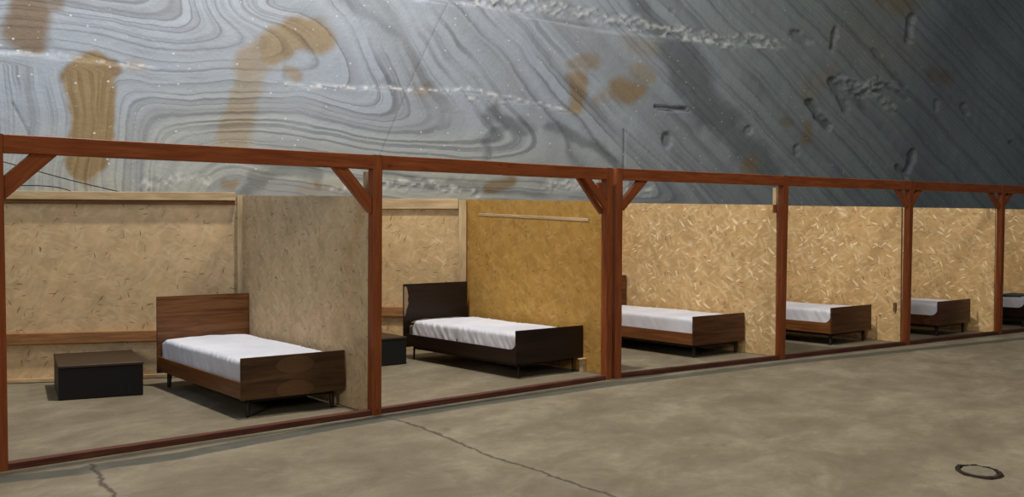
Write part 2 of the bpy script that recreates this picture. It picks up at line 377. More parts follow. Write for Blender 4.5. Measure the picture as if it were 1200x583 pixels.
RK0 = Vector((-3.0, 13.0, 0)); RKD = Vector((1, 0.78, 0)).normalized(); RKN = Vector((RKD.y, -RKD.x, 0))  # normal to hall
def rock_uz(px, py):
    p = onplane(px, py, RK0, RKD); return (p - RK0).dot(RKD), p.z
def build_rock():
    cols = list(np.linspace(-330, -14, 60)) + list(np.arange(-12, 1214, 1.6)) + list(np.linspace(1218, 1340, 30))
    us = np.array([rock_uz(c, 262)[0] for c in cols])
    zs = np.concatenate([np.linspace(-0.02, 1.9, 12), np.arange(1.94, 7.6, 0.026), np.linspace(7.7, 14, 30)])
    U, Z = np.meshgrid(us, zs)
    # image pixel coordinates of the rock face (vertices projected through the camera)
    X3 = RK0.x + U * RKD.x; Y3 = RK0.y + U * RKD.y; z = Z - CH
    yc = Y3 * cp - z * sp; zc = z * cp + Y3 * sp
    u0 = F * X3 / yc; v0 = F * zc / yc
    x = 600 + cr * u0 - sr * v0; y = 291.5 - (sr * u0 + cr * v0)
    # ---- strata field
    wq = 1 - 0.65 * sstep(600, 850, x)
    xw = x + wq * 6 * fbm(x / 80, y / 70, 3, 2) + 1.0 * fbm(x / 18, y / 18, 8, 2)
    yw = y + wq * 5 * fbm(x / 90, y / 60, 13, 2) + 0.8 * fbm(x / 16, y / 14, 18, 2)
    low = sstep(62, 76, y - 0.09 * x) * (1 - sstep(150, 330, x))
    ylow = -12 * np.logaddexp(-(yw) / 12, -(xw * 0.95 - 35) / 12)
    ye = yw * (1 - low) + ylow * low
    A = 300 + 2.2 * (ye - 0.10 * (xw - 300) - 40)
    A = A + 10 * np.sin(xw / 42.0) * (1 - sstep(420, 600, x))
    t = xw - 0.8 * yw
    k = 0.48 + 0.47 * sstep(330, 640, t)
    B = xw - k * yw + 63
    S = 22 * np.logaddexp(A / 22, B / 22)
    S = S - 16 * np.exp(-(((x - 600) / 42) ** 2 + ((y - 158) / 32) ** 2)) + 12 * np.exp(-(((x - 640) / 50) ** 2 + ((y - 185) / 22) ** 2))
    S = S + 60 * np.exp(-(((x - 300) / 60) ** 2 + ((y - 5) / 30) ** 2))
    # ---- stains (mineral colour): ochre strength and brown share
    st = np.zeros_like(x); br = np.zeros_like(x)
    xs_ = x + 5 * fbm(x / 30, y / 30, 31, 3); ys_ = y + 5 * fbm(x / 30, y / 30, 41, 3)
    def blob(pts, r, soft, s, b, ax=1.0):
        nonlocal st, br
        d = pld(xs_, ys_ * ax, [(p[0], p[1] * ax) for p in pts]); mk = (1 - sstep(r - soft, r + soft, d)) * s
        br = np.where(mk > st, b, br); st = np.maximum(st, mk)
    blob([(34, 18), (32, 34)], 26, 7, 0.85, 0.9); blob([(50, -4), (62, 4)], 12, 6, 0.7, 0.8)
    blob([(104, 88), (108, 120), (106, 150), (100, 185)], 27, 4, 0.95, 0.42); blob([(96, 190), (104, 200)], 17, 5, 0.6, 0.2)
    blob([(86, 84), (126, 84)], 13, 4, 0.9, 0.7)
    blob([(318, 58), (345, 38), (372, 44)], 21, 6, 0.82, 0.35); blob([(300, 80), (288, 105), (272, 165)], 19, 7, 0.55, 0.1)
    blob([(290, 75), (318, 60)], 20, 8, 0.65, 0.25); blob([(340, 86), (345, 92)], 8, 4, 0.6, 0.3)
    blob([(676, 92), (676, 112), (674, 128)], 8, 4, 0.8, 0.4); blob([(678, 76), (694, 74)], 9, 5, 0.55, 0.4)
    blob([(724, 104), (744, 110)], 13, 6, 0.8, 0.45); blob([(748, 84), (756, 88)], 12, 6, 0.5, 0.4); blob([(700, 118), (720, 104)], 9, 7, 0.4, 0.3)
    blob([(262, 211), (270, 212)], 7, 4, 0.7, 0.4); blob([(372, 220)], 6, 3, 0.7, 0.5); blob([(350, 226), (400, 224)], 6, 4, 0.3, 0.1)
    blob([(574, 222), (592, 210)], 7, 4, 0.8, 0.6); blob([(920, 145)], 6, 3, 0.5, 0.6); blob([(942, 150), (945, 165)], 6, 4, 0.6, 0.4)
    blob([(878, 190), (880, 200)], 9, 6, 0.6, 0.5); blob([(1040, -6), (1055, 4)], 16, 10, 0.6, 0.5); blob([(1085, 85), (1110, 92)], 8, 6, 0.45, 0.9)
    blob([(946, 110), (960, 95), (975, 82)], 10, 6, 0.25, 0.1); blob([(490, 106), (500, 108)], 7, 4, 0.4, 0.3); blob([(150, 82), (165, 78)], 7, 4, 0.35, 0.3)
    blob([(1000, 38), (1045, 60)], 26, 14, 0.18, 0.4); blob([(740, 50), (760, 55)], 12, 7, 0.3, 0.2)
    # ---- broad dark salt layers
    dk = np.zeros_like(x)
    def dband(pts, r, soft, s):
        nonlocal dk
        d = pld(x + 7 * fbm(x / 22, y / 22, 23, 3), y + 6 * fbm(x / 22, y / 22, 27, 3), pts); dk = np.maximum(dk, (1 - sstep(r - soft, r + soft, d)) * s)
    dband([(738, -10), (758, 22), (775, 40)], 10, 7, 0.7); dband([(790, 60), (812, 90), (832, 125), (846, 145)], 20, 9, 0.75)
    dband([(846, 145), (880, 178), (905, 200)], 13, 7, 0.65); dband([(640, 148), (680, 165), (720, 192)], 6, 4, 0.65)
    dband([(566, 186), (568, 166), (582, 156), (600, 150)], 4, 3, 0.6); dband([(582, 132), (592, 142), (618, 150)], 10, 5, 0.6)
    dband([(282, 232), (292, 212), (320, 202), (372, 206)], 7, 4, 0.6); dband([(452, 205), (500, 212), (560, 214)], 5, 4, 0.5)
    dband([(1075, 230), (1085, 150), (1110, 60), (1170, -20)], 30, 25, 0.35); dband([(400, -5), (440, 20), (462, 40)], 5, 4, 0.35)
    dband([(990, 95), (1010, 130)], 5, 4, 0.6); dband([(455, 95), (462, 104)], 7, 4, 0.4)
    # ---- relief (metres towards the hall)
    sc_ = yc / F  # metres per image pixel
    R = 0.025 * fbm(U / 2.6, Z / 1.6, 51, 2) + 0.0025 * fbm(U / 0.25, Z / 0.25, 61, 3)
    wt = np.zeros_like(x)   # chipped, whitish crushed salt
    def rough_band(pts, r, amp, white, step=0.0):
        nonlocal R, wt
        d = pld(x, y + 3 * fbm(x / 25, y / 25, 71, 2), pts); mk = 1 - sstep(r * 0.6, r * 1.2, d)
        nz = fbm(x / 5.0, y / 4.0, 81, 3)
        R = R + amp * mk * nz; wt = np.maximum(wt, mk * white * (nz > 0.0) * np.clip(nz * 1.6, 0, 1))
    rough_band([(545, -3), (640, 8), (705, 22), (770, 34), (840, 46), (905, 52)], 9, 0.013, 0.7)
    rough_band([(0, 63), (60, 64), (140, 74), (180, 78)], 2.0, 0.006, 0.4); rough_band([(335, 98), (440, 102), (560, 106), (665, 131)], 2.0, 0.007, 0.75)
    rough_band([(550, 116), (610, 120), (668, 131)], 2.2, 0.007, 0.7)
    rough_band([(450, 214), (520, 220), (560, 226)], 6, 0.012, 0.6); rough_band([(640, 216), (690, 218), (760, 224)], 8, 0.013, 0.6)
    rough_band([(170, 216), (230, 208), (245, 214)], 6, 0.01, 0.5); rough_band([(985, 92), (1010, 108), (1028, 98)], 9, 0.03, 0.2)
    rough_band([(1022, 100), (1045, 130)], 7, 0.02, 0.3)
    rough_band([(390, 222), (420, 222)], 4, 0.01, 0.5)
    # steps: the rock above the ridge lines sits slightly proud
    def ledge(pts, h, x0, x1):
        nonlocal R
        yl = np.interp(x, [p[0] for p in pts], [p[1] for p in pts]); inside = sstep(x0, x0 + 8, x) * (1 - sstep(x1 - 25, x1, x))
        R = R + h * inside * (1 - sstep(-1.5, 1.0, y - yl)) * np.exp(-np.clip(yl - y, 0, 999) / 60.0)
    ledge([(0, 62), (70, 66), (180, 80)], -0.018, -20, 190); ledge([(330, 98), (460, 104), (560, 106), (670, 131)], -0.02, 330, 690)
    ledge([(500, 0), (560, 6), (700, 36), (900, 56)], -0.03, 480, 930)
    # fine cuts and dents
    lines = np.zeros_like(x)
    def cut(pts, w_, depth, s=0.9):
        nonlocal R, lines
        d = pld(x, y, pts); mk = 1 - sstep(w_ * 0.4, w_, d); R = R - depth * mk; lines = np.maximum(lines, mk * s)
    cut([(525, 2), (504, 46), (478, 104), (446, 180), (438, 196)], 0.9, 0.003, 0.45)
    cut([(731, 152), (730, 198)], 1.3, 0.01, 0.8); cut([(731, 152), (786, 200)], 1.2, 0.008, 0.5); cut([(14, 120), (34, 158)], 1.4, 0.012, 0.6)
    cut([(768, 125), (805, 127)], 1.8, 0.04, 0.9); cut([(772, 128), (808, 130)], 1.4, 0.03, 0.7)
    cut([(335, 100), (440, 104), (560, 108), (668, 132)], 1.1, 0.01, 0.35); cut([(0, 63), (140, 74)], 1.1, 0.01, 0.35)
    cut([(505, 0), (560, 8), (690, 30)], 1.1, 0.01, 0.4)
    def dent(pts, w_, depth, s=0.0):
        nonlocal R, dk
        d = pld(x, y, pts); R = R - 0.45 * depth * (1 - sstep(w_ * 0.35, w_ * 0.8, d + 2.0 * fbm(x / 7, y / 7, 91, 2))); dk = np.maximum(dk, s * (1 - sstep(w_ * 0.5, w_, d)))
    dent([(783, 161), (783, 167)], 9, 0.09, 0.35); dent([(787, 12)], 5, 0.02, 0.1)
    dent([(932, 40), (944, 48)], 9, 0.09, 0.15); dent([(979, 36), (976, 56)], 6, 0.10, 0.3); dent([(950, 120), (958, 135), (970, 148)], 7, 0.13, 0.6)
    dent([(974, 94), (985, 115), (992, 130)], 7, 0.10, 0.5); dent([(1068, 22), (1064, 48)], 7, 0.10, 0.1); dent([(1069, 180), (1063, 200)], 6, 0.12, 0.5)
    dent([(1052, 196), (1060, 207)], 5, 0.09, 0.5); dent([(932, 172), (935, 180)], 5, 0.06, 0.3); dent([(1130, 124), (1131, 132)], 5, 0.07, 0.3)
    dent([(1186, 168)], 6, 0.07, 0.4); dent([(1097, 120), (1096, 130)], 4, 0.05, 0.2); dent([(800, 50), (1020, 55)], 0.1, 0, 0)
    dent([(877, 150), (876, 156)], 5, 0.05, 0.3); dent([(1025, 60), (1060, 100)], 5, 0.05, 0.4); dent([(1034, 98), (1062, 115)], 4, 0.06, 0.5)
    P = np.stack([RK0.x + U * RKD.x + RKN.x * R, RK0.y + U * RKD.y + RKN.y * R, Z], -1).reshape(-1, 3)
    nr, nc = U.shape; idx = np.arange(nr * nc).reshape(nr, nc)
    faces = np.stack([idx[:-1, :-1], idx[:-1, 1:], idx[1:, 1:], idx[1:, :-1]], -1).reshape(-1, 4)
    me = bpy.data.meshes.new('rock'); nf = len(faces)
    me.vertices.add(nr * nc); me.vertices.foreach_set('co', P.astype(np.float32).ravel())
    me.loops.add(nf * 4); me.loops.foreach_set('vertex_index', faces.ravel().astype(np.int32))
    me.polygons.add(nf); me.polygons.foreach_set('loop_start', np.arange(0, nf * 4, 4, dtype=np.int32))
    me.polygons.foreach_set('use_smooth', np.ones(nf, dtype=bool))
    me.update(); me.validate()
    # warm tint share: lower left is creamier, right greyer
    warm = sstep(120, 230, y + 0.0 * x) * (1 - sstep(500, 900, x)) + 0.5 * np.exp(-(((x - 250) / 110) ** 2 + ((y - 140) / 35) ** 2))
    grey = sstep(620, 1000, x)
    for nm, arr in (('strata', S), ('stain', st), ('brown', br), ('darksalt', dk), ('crushed', wt), ('cutline', lines), ('cream', np.clip(warm, 0, 1)), ('greyness', grey)):
        at = me.attributes.new(nm, 'FLOAT', 'POINT'); at.data.foreach_set('value', arr.astype(np.float32).ravel())
    return me
def rock_mat():
    n = NT('banded_salt_rock')
    def at(nm): a = n.n('ShaderNodeAttribute', attribute_name=nm); return a.outputs['Fac']
    v = n.obj(False); S = at('strata'); g = at('greyness')
    fine = n.math('MULTIPLY', n.math('SUBTRACT', n.noise(v, 5, 5, 0.6), 0.5), 4.0)
    Sw = n.math('ADD', S, fine)
    n1 = n.noise(None, 1.0, 1.0, 0.45, '1D', n.math('DIVIDE', Sw, 27.0))
    n2 = n.noise(None, 1.0, 1.5, 0.5, '1D', n.math('ADD', n.math('DIVIDE', Sw, 19.0), 40.0))
    n3 = n.noise(None, 1.0, 1.0, 0.5, '1D', n.math('ADD', n.math('DIVIDE', Sw, 75.0), 90.0))
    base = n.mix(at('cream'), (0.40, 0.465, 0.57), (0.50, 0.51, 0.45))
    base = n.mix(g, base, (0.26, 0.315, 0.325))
    cl = n.noise(v, 0.9, 5, 0.6)
    base = n.mix(n.ramp(cl, [(0.35, 0.0), (0.7, 0.4)]), base, (0.38, 0.42, 0.46))
    # every dark seam has one sharp edge and fades on the other side
    line = n.ramp(n.math('ABSOLUTE', n.math('SUBTRACT', n1, 0.47)), [(0.0, 1.0), (0.014, 0.85), (0.045, 0.0)])
    band = n.ramp(n1, [(0.26, 0.0), (0.40, 0.35), (0.470, 0.75), (0.478, 0.0)])
    thin = n.ramp(n.math('ABSOLUTE', n.math('SUBTRACT', n2, 0.5)), [(0.0, 1.0), (0.035, 0.0)])
    mod = n.math('MAXIMUM', n.ramp(n.noise(v, 0.6, 3), [(0.40, 0.12), (0.58, 1.0)]), n.math('MULTIPLY', g, 0.6))
    mod2 = n.ramp(n.noise(n.mapping(v, loc=(7, 3, 1)), 0.8, 3), [(0.45, 0.0), (0.62, 1.0)])
    bandf = n.math('MULTIPLY', n.math('MAXIMUM', n.math('MULTIPLY', band, 0.75), n.math('MULTIPLY', line, 0.75)), mod)
    thin = n.math('MULTIPLY', thin, n.math('MAXIMUM', mod2, n.math('MULTIPLY', g, 0.9)))
    c = n.mix(bandf, base, (0.17, 0.185, 0.22))
    c = n.mix(n.math('MULTIPLY', thin, 0.42), c, (0.14, 0.155, 0.18))
    c = n.mix(n.ramp(n3, [(0.33, 0.45), (0.47, 0.0)]), c, (0.27, 0.29, 0.33))
    c = n.mix(n.math('MULTIPLY', at('darksalt'), 0.8), c, (0.085, 0.095, 0.105))
    stc = n.mix(at('brown'), (0.40, 0.29, 0.12), (0.19, 0.11, 0.048))
    # the strata stay readable through the stain
    stc2 = n.mix(n.math('MULTIPLY', bandf, 0.9), stc, (0.10, 0.06, 0.025))
    stc2 = n.mix(n.math('MULTIPLY', thin, 0.5), stc2, (0.12, 0.065, 0.02))
    c = n.mix(n.math('MULTIPLY', at('stain'), 0.95), c, stc2)
    c = n.mix(n.math('MULTIPLY', at('cutline'), 0.8), c, (0.05, 0.055, 0.06))
    c = n.mix(n.math('MULTIPLY', at('crushed'), 0.8), c, (0.8, 0.82, 0.82))
    # sparse white salt flecks
    vo = n.n('ShaderNodeTexVoronoi', feature='F1'); n.l(n.mapping(v, scale=(1, 1, 1.3)), vo.inputs['Vector']); vo.inputs['Scale'].default_value = 6.5
    se = n.n('ShaderNodeSeparateColor'); n.l(vo.outputs['Color'], se.inputs[0])
    fl_ = n.math('MULTIPLY', n.ramp(vo.outputs['Distance'], [(0.06, 1.0), (0.12, 0.0)]), n.ramp(se.outputs[0], [(0.52, 0.0), (0.56, 1.0)]))
    vd = n.n('ShaderNodeTexVoronoi', feature='F1'); n.l(v, vd.inputs['Vector']); vd.inputs['Scale'].default_value = 17
    sd = n.n('ShaderNodeSeparateColor'); n.l(vd.outputs['Color'], sd.inputs[0])
    fl2 = n.math('MULTIPLY', n.ramp(vd.outputs['Distance'], [(0.07, 1.0), (0.16, 0.0)]), n.ramp(sd.outputs[1], [(0.80, 0.0), (0.83, 1.0)]))
    c = n.mix(n.math('MULTIPLY', n.math('MAXIMUM', fl_, n.math('MULTIPLY', fl2, 0.6)), 0.7), c, (0.85, 0.88, 0.9))
    n.bump(n.math('ADD', n.math('MULTIPLY', n.noise(v, 22, 5, 0.65), 0.6), n.math('MULTIPLY', n.noise(v, 3, 3, 0.5), 1.2)), 0.35, 0.03)
    return n.out(c, 0.5, 0.35)
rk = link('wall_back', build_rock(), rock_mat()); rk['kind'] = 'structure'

# ------------------------------------------------------------------ timber frames
POST = [(-3.3923, 6.6861), (-1.19, 8.6796), (1.0597, 10.7069), (3.2786, 12.2854), (5.3643, 13.7377), (7.264, 15.0838)]
POST = [Vector((a, b, 0)) for a, b in POST]
D1 = (POST[2] - POST[0]).normalized(); D2 = (POST[5] - POST[2]).normalized()
N1 = Vector((-D1.y, D1.x, 0)); N2 = Vector((-D2.y, D2.x, 0))       # away from the hall
H = 2.2355
PW, PD, BH = 0.092, 0.085, 0.122
def post_at(px_b, px_t, O, D, wx=PW):
    b = onplane(px_b, 440, O, D); b.z = 0
    t = onplane(px_t, 200, O, D); t.z = H
    return b, t
f1 = thing('timber_frame', 'reddish stained timber post and beam frame of the two nearest cubicles at left', 'timber frame', POST[0], 0)
f2 = thing('timber_frame', 'reddish stained timber frame of the far cubicles running right from the double post', 'timber frame', POST[2] + D2 * 0.055, 0)
O1, O2 = POST[0], POST[2]
def mk_post(fr, xb, xt, O, D, N, w=PW):
    b, t = post_at(xb, xt, O, D)
    timber('post', b, t, w, PD, RED, fr, side=D)
    return b, t
pA = mk_post(f1, -2, -7, O1, D1, N1)
pB = mk_post(f1, 438.5, 440, O1, D1, N1)
pC = mk_post(f1, 710.3, 711.5, O1, D1, N1, 0.088)
pD = mk_post(f2, 721.5, 723.5, O2, D2, N2, 0.088)
pE = mk_post(f2, 914.0, 918.5, O2, D2, N2)
pF = mk_post(f2, 1060.5, 1066, O2, D2, N2, 0.085)
pG = mk_post(f2, 1169, 1174, O2, D2, N2, 0.085)
p7 = POST[5] + D2 * 2.3
pH = (p7, p7 + Vector((0, 0, H))); timber('post', pH[0], pH[1], 0.085, PD, RED, f2, side=D2)
def beam(fr, a, b, D, w=PW, wa=PW, wb=PW, xa=0, xb=0):
    z = H - BH / 2 - 0.002
    p = Vector((a[1].x, a[1].y, z)) + D * (wa / 2 - xa); q = Vector((b[1].x, b[1].y, z)) - D * (wb / 2 - xb)
    timber('beam', p, q, PD * 0.96, BH, RED, fr)
left_end = (pA[0] - D1 * 2.2, pA[1] - D1 * 2.2)
timber('post', left_end[0], left_end[0] + Vector((0, 0, H)), PW, PD, RED, f1, side=D1)
left_end = (left_end[0], left_end[0] + Vector((0, 0, H)))
beam(f1, left_end, pA, D1); beam(f1, pA, pB, D1)
mid = onplane(592, 195, O1, D1); mid.z = H; mid = (mid, mid)
beam(f1, pB, mid, D1, wb=0.002); beam(f1, mid, pC, D1, wa=0.002)
beam(f2, pD, pE, D2); beam(f2, pE, pF, D2); beam(f2, pF, pG, D2); beam(f2, pG, pH, D2)
def brace(fr, a, b, O, D, w=0.085, d=0.05, off=0.0, N=None):
    p = onplane(*a, O, D); q = onplane(*b, O, D)
    if N is not None: p = p + N * off; q = q + N * off
    timber('brace', p, q, d, w, RED, fr)
brace(f1, (-4, 227), (60, 174), O1, D1, 0.115); brace(f1, (392, 190), (436, 245), O1, D1, 0.105)
brace(f1, (682, 204), (709, 243), O1, D1, 0.075, 0.04, -0.021, N1); brace(f1, (677, 204), (706, 249), O1, D1, 0.06, 0.035, 0.02, N1)
brace(f2, (757, 206), (727, 243), O2, D2, 0.10)
brace(f2, (1048, 216), (1062, 241), O2, D2, 0.08); brace(f2, (1080, 218), (1066, 241), O2, D2, 0.08)
brace(f2, (1156, 219), (1170, 243), O2, D2, 0.08); brace(f2, (1188, 220), (1173, 243), O2, D2, 0.08)
def sill(fr, a, b, D, wa=PW, wb=PW):
    p = a[0] + D * wa / 2 + Vector((0, 0, 0.024)); q = b[0] - D * wb / 2 + Vector((0, 0, 0.024))
    timber('sill', p, q, 0.075, 0.048, SILL, fr)
sill(f1, left_end, pA, D1); sill(f1, pA, pB, D1); sill(f1, pB, pC, D1); sill(f2, pD, pE, D2); sill(f2, pE, pF, D2); sill(f2, pF, pG, D2); sill(f2, pG, pH, D2)
bk = onplane(910.5, 245, O2, D2) + N2 * 0.03
timber('packing_block', bk - Vector((0, 0, 0.05)), bk + Vector((0, 0, 0.05)), 0.03, 0.05, RED, f2, side=D2)

# ------------------------------------------------------------------ board partitions
TH = 0.016
def quad_panel(name, p0, p1, h0, h1, mat, parent, z0=0.004, th=TH):
    # local frame: x from p0 to p1, polygon in x,z, thickness along +y
    d = p1 - p0; L = d.length; ang = math.atan2(d.y, d.x)
    me = prism([(0, z0), (L, z0), (L, h1), (0, h0)], 0, th)
    o = link(name, me, mat, parent)
    M = Matrix.Translation(p0) @ Matrix.Rotation(ang, 4, 'Z')
    Mp = Matrix.Translation(parent.location) @ parent.rotation_euler.to_matrix().to_4x4()
    o.matrix_local = Mp.inverted() @ M
    return o
def stud(parent, p, h, d, w=0.05, t=0.05, mat=None, name='stud'):
    timber(name, Vector((p.x, p.y, 0.003)), Vector((p.x, p.y, h)), w, t, mat or PALE, parent, side=d)
# partition end points (front end behind the post, back end at the rear boards)
C1b = Vector((-2.92, 10.91, 0)); C2b = Vector((-0.565, 13.02, 0))
BD = [math.radians(a) for a in (37.38, 39.61, 38.2, 38.8, 39.7)]
PART = []
p1f = pB[0] + N1 * 0.055
PART.append((p1f, C1b, 1.885, 1.945, OSB_PALE, D1, N1, 'pale grey-brown particle board side partition behind the nearest bed', 0.0))
p2f = Vector((0.985, 11.02, 0))
PART.append((p2f, C2b, 1.895, 1.955, OSB_GOLD, D1, N1, 'golden orange particle board side partition with a thin batten near its top', 0.0))
for i, (pp, bd, lab) in enumerate(((pE, BD[2], 'flaky yellow particle board partition just right of the double post'),
                                   (pF, BD[3], 'yellow particle board partition behind the fourth bed from left'),
                                   (pG, BD[4], 'yellow particle board partition between the last two red posts'),
                                   (pH, BD[4], 'yellow particle board partition cut off by the right photo edge'))):
    s = pp[0] + (N2 * 0.205 + D2 * (0.169 if i == 0 else 0.20) if i < 2 else N2 * 0.14 + D2 * 0.14)
    e = s + Vector((-math.sin(bd), math.cos(bd), 0)) * (2.75 if i else 2.75)
    PART.append((s, e, 1.885, 1.95, OSB_FAR, D2, N2, lab, 0.0))
part_objs = []
for i, (s, e, h0, h1, mat, D, N, lab, _) in enumerate(PART):
    t = thing('board_partition', lab, 'partition', s, 0, 'particle board cubicle partitions')
    quad_panel('board', s, e, h0, h1, mat, t)
    back = Vector((-(e - s).y, (e - s).x, 0)).normalized()
    n_ = (e - s).normalized(); side = Vector((n_.y, -n_.x, 0))         # hidden face (towards the next cubicle)
    for f_ in (0.33, 0.66):
        q = s.lerp(e, f_) + side * 0.027; stud(t, q, 1.86, n_)
    q = s + side * 0.042; stud(t, q + n_ * (0.13, 0.10, 0.06, 0.05, 0.05, 0.05)[i], 2.10 if i in (0, 1, 2) else 1.87, n_, mat=RED if i == 1 else PALE)
    part_objs.append(t)
# thin batten on the golden partition
s, e = PART[1][0], PART[1][1]; dr = (e - s).normalized(); fn = Vector((-dr.y, dr.x, 0))
a = onplane(563, 251.5, s, dr); b = onplane(691, 258, s, dr)
timber('batten', a + fn * 0.012, b + fn * 0.012, 0.022, 0.034, PALE, part_objs[1])
# small brown block fixed near the front of the fourth partition
s, e = PART[3][0], PART[3][1]; dr = (e - s).normalized(); fn = Vector((-dr.y, dr.x, 0))
a = onplane(1050, 360, s, dr)
timber('packing_block', a + fn * 0.02 + Vector((0, 0, -0.06)), a + fn * 0.02 + Vector((0, 0, 0.06)), 0.04, 0.05, BROWNB, part_objs[3], side=dr)

# rear boards
W1dir = Vector((1, 0.278, 0)).normalized()
W1a = C1b - W1dir * 3.0
t = thing('rear_board_wall', 'pale particle board wall with raw pine top rail behind low dark chest at left', 'board wall', W1a)
fh = Vector((W1dir.y, -W1dir.x, 0))      # towards hall
quad_panel('board', W1a, C1b, 1.93, 1.93, OSB_PALE, t)
def onw(px, py, P, D): return onplane(px, py, P, D)
def rail(parent, P, D, f_, x0, x1, z0, z1, prot, mat, name='rail'):
    a = onplane(x0, 300, P, D); b = onplane(x1, 300, P, D); a.z = b.z = (z0 + z1) / 2
    timber(name, a + f_ * prot / 2, b + f_ * prot / 2, prot, z1 - z0, mat, parent)
rail(t, W1a, W1dir, fh, -60, 276, 1.888, 1.975, 0.065, PALE, 'top_rail')
rail(t, W1a, W1dir, fh, -60, 276, 1.848, 1.887, 0.035, BROWNB, 'rail_shade_strip')  # brown strip stands in for the dark shade under the top rail
rail(t, W1a, W1dir, fh, -60, 276, 0.402, 0.515, 0.055, ORANGE, 'middle_rail')
rail(t, W1a, W1dir, fh, -60, 276, 0.004, 0.045, 0.02, PALE, 'floor_batten')
q = onplane(282.5, 300, W1a, W1dir); stud(t, q + fh * 0.035, 1.95, W1dir, 0.075, 0.068)
W2a = Vector((-2.25, 13.25, 0)); W2dir = (C2b - W2a).normalized(); fh2 = Vector((W2dir.y, -W2dir.x, 0))
t = thing('rear_board_wall', 'pale particle board wall with pine top rail behind the dark brown bed', 'board wall', W2a)
quad_panel('board', W2a, C2b, 1.95, 1.95, OSB, t)
rail(t, W2a, W2dir, fh2, 425, 538, 1.835, 1.968, 0.045, PALE, 'top_rail')
rail(t, W2a, W2dir, fh2, 425, 538, 0.44, 0.56, 0.055, ORANGE, 'middle_rail')
q = onplane(543, 300, W2a, W2dir); stud(t, q + fh2 * 0.035, 1.95, W2dir, 0.095, 0.065)
quad_panel('return_board', Vector((-2.86, 10.98, 0)), W2a + Vector((-0.03, -0.01, 0)), 1.95, 1.95, OSB, t)
# wall behind the cubicles to the right, between partition rear ends
ends = [C2b + W2dir * 0.05] + [p[1] for p in PART[2:]]
names = ['rear particle board wall glimpsed beside the double post behind the third bed', None, None, None]
for i in range(4):
    a = ends[i] + (ends[i + 1] - ends[i]).normalized() * 0.03; b = ends[i + 1] - (ends[i + 1] - ends[i]).normalized() * 0.03
    t = thing('rear_board_wall', ['rear particle board wall of the cubicle right of the double post', 'rear particle board wall of the fourth cubicle from left', 'rear particle board wall of the fifth cubicle from left', 'rear particle board wall of the cubicle at right photo edge'][i], 'board wall', a)
    quad_panel('board', a, b, 1.90, 1.90, OSB, t)
    dd = (b - a).normalized()
    timber('top_rail', a + Vector((0, 0, 1.9)) + Vector((dd.y, -dd.x, 0)) * 0.022 , b + Vector((0, 0, 1.9)) + Vector((dd.y, -dd.x, 0)) * 0.022, 0.04, 0.09, PALE, t)

# ------------------------------------------------------------------ beds
BW, BL, HH, FH, FB = 0.969, 2.158, 0.908, 0.515, 0.158
def tilted_leg(sx, sy):
    return lathe_mesh([(0.016, 0.0), (0.018, 0.01), (0.026, 0.17)], 14)
def make_bed(label, foot_m, head_m, rail_m, style='step', chip=False, metal=False):
    t = thing('bed', label, 'bed')
    T = 0.022
    # footboard: the lower corner steps out onto the rails on most beds
    if style == 'notch':
        pts = [(0, FB), (BW, FB), (BW, FH), (0, FH)]
    else:
        pts = [(0, FB), (BW, FB), (BW, FH), (0, FH)]
    link('footboard', prism(pts, 0, T, 0.0025), foot_m, t)
    hb = link('headboard', prism([(0, FB - 0.02), (BW, FB - 0.02), (BW, HH), (0, HH)], BL - T, BL, 0.0025), head_m, t)
    if chip:
        bm = bmesh.new(); prof = []
        r2 = random.Random(4)
        pz = [HH - 0.03 - 0.36 * k / 9 for k in range(10)]; pw = [0.03, 0.045, 0.05, 0.062, 0.05, 0.06, 0.045, 0.028, 0.02, 0.004]
        pts = [(0.004, z) for z in pz] ; pts2 = [(0.004 + w_ + r2.random() * 0.008, z) for z, w_ in zip(pz, pw)]
        c = link('chipped_veneer', prism(pts + pts2[::-1], BL - T - 0.0015, BL - T - 0.0001), CHIP, hb); c['label'] = 'bare chipboard where veneer broke away'
    for sx in (0, 1):
        x0 = 0.012 if sx == 0 else BW - 0.034
        if style == 'curve':     # rail sweeps up to the footboard
            pr = []
            z_lo, z_r = FB + 0.005, 0.305
            ptsr = [(T, z_lo), (BL - T, z_lo), (BL - T, z_r)]
            for k in range(7):
                a_ = k / 6 * math.pi / 2
                ptsr.append((T + 0.11 - 0.11 * math.sin(a_), z_r + 0.11 - 0.11 * math.cos(a_)))
            me = prism(ptsr, 0, 0.022, 0.0015)
            # prism lies in x,z -> turn so that x runs along the bed
            for v in me.vertices: v.co = Vector((x0 + v.co.y, v.co.x, v.co.z))
            me.flip_normals()
        else:
            me = box_mesh((x0, T, FB + 0.005), (x0 + 0.022, BL - T, 0.305), 0.002)
        link('side_rail', me, rail_m, t)
    link('slat_base', box_mesh((0.036, T + 0.01, 0.20), (BW - 0.036, BL - T - 0.01, 0.24), 0.003), UNDER, t)
    # recessed underframe rails
    link('underframe', box_mesh((0.10, 0.10, 0.12), (BW - 0.10, BL - 0.09, 0.198), 0.003), UNDER, t)
    for sx in (0, 1):
        for sy in (0, 1):
            me = tilted_leg(sx, sy)
            if metal:
                me = lathe_mesh([(0.012, 0.0), (0.011, 0.01), (0.013, 0.17)], 12)
            # splay outward a little
            k = 0.12
            for v in me.vertices:
                v.co.x += (0.17 - v.co.z) * k * (-1 if sx == 0 else 1) * 0.4
            link('leg', me, LEGB, t, (0.095 if sx == 0 else BW - 0.095, 0.075 if sy == 0 else BL - 0.11, 0.0))
    return t
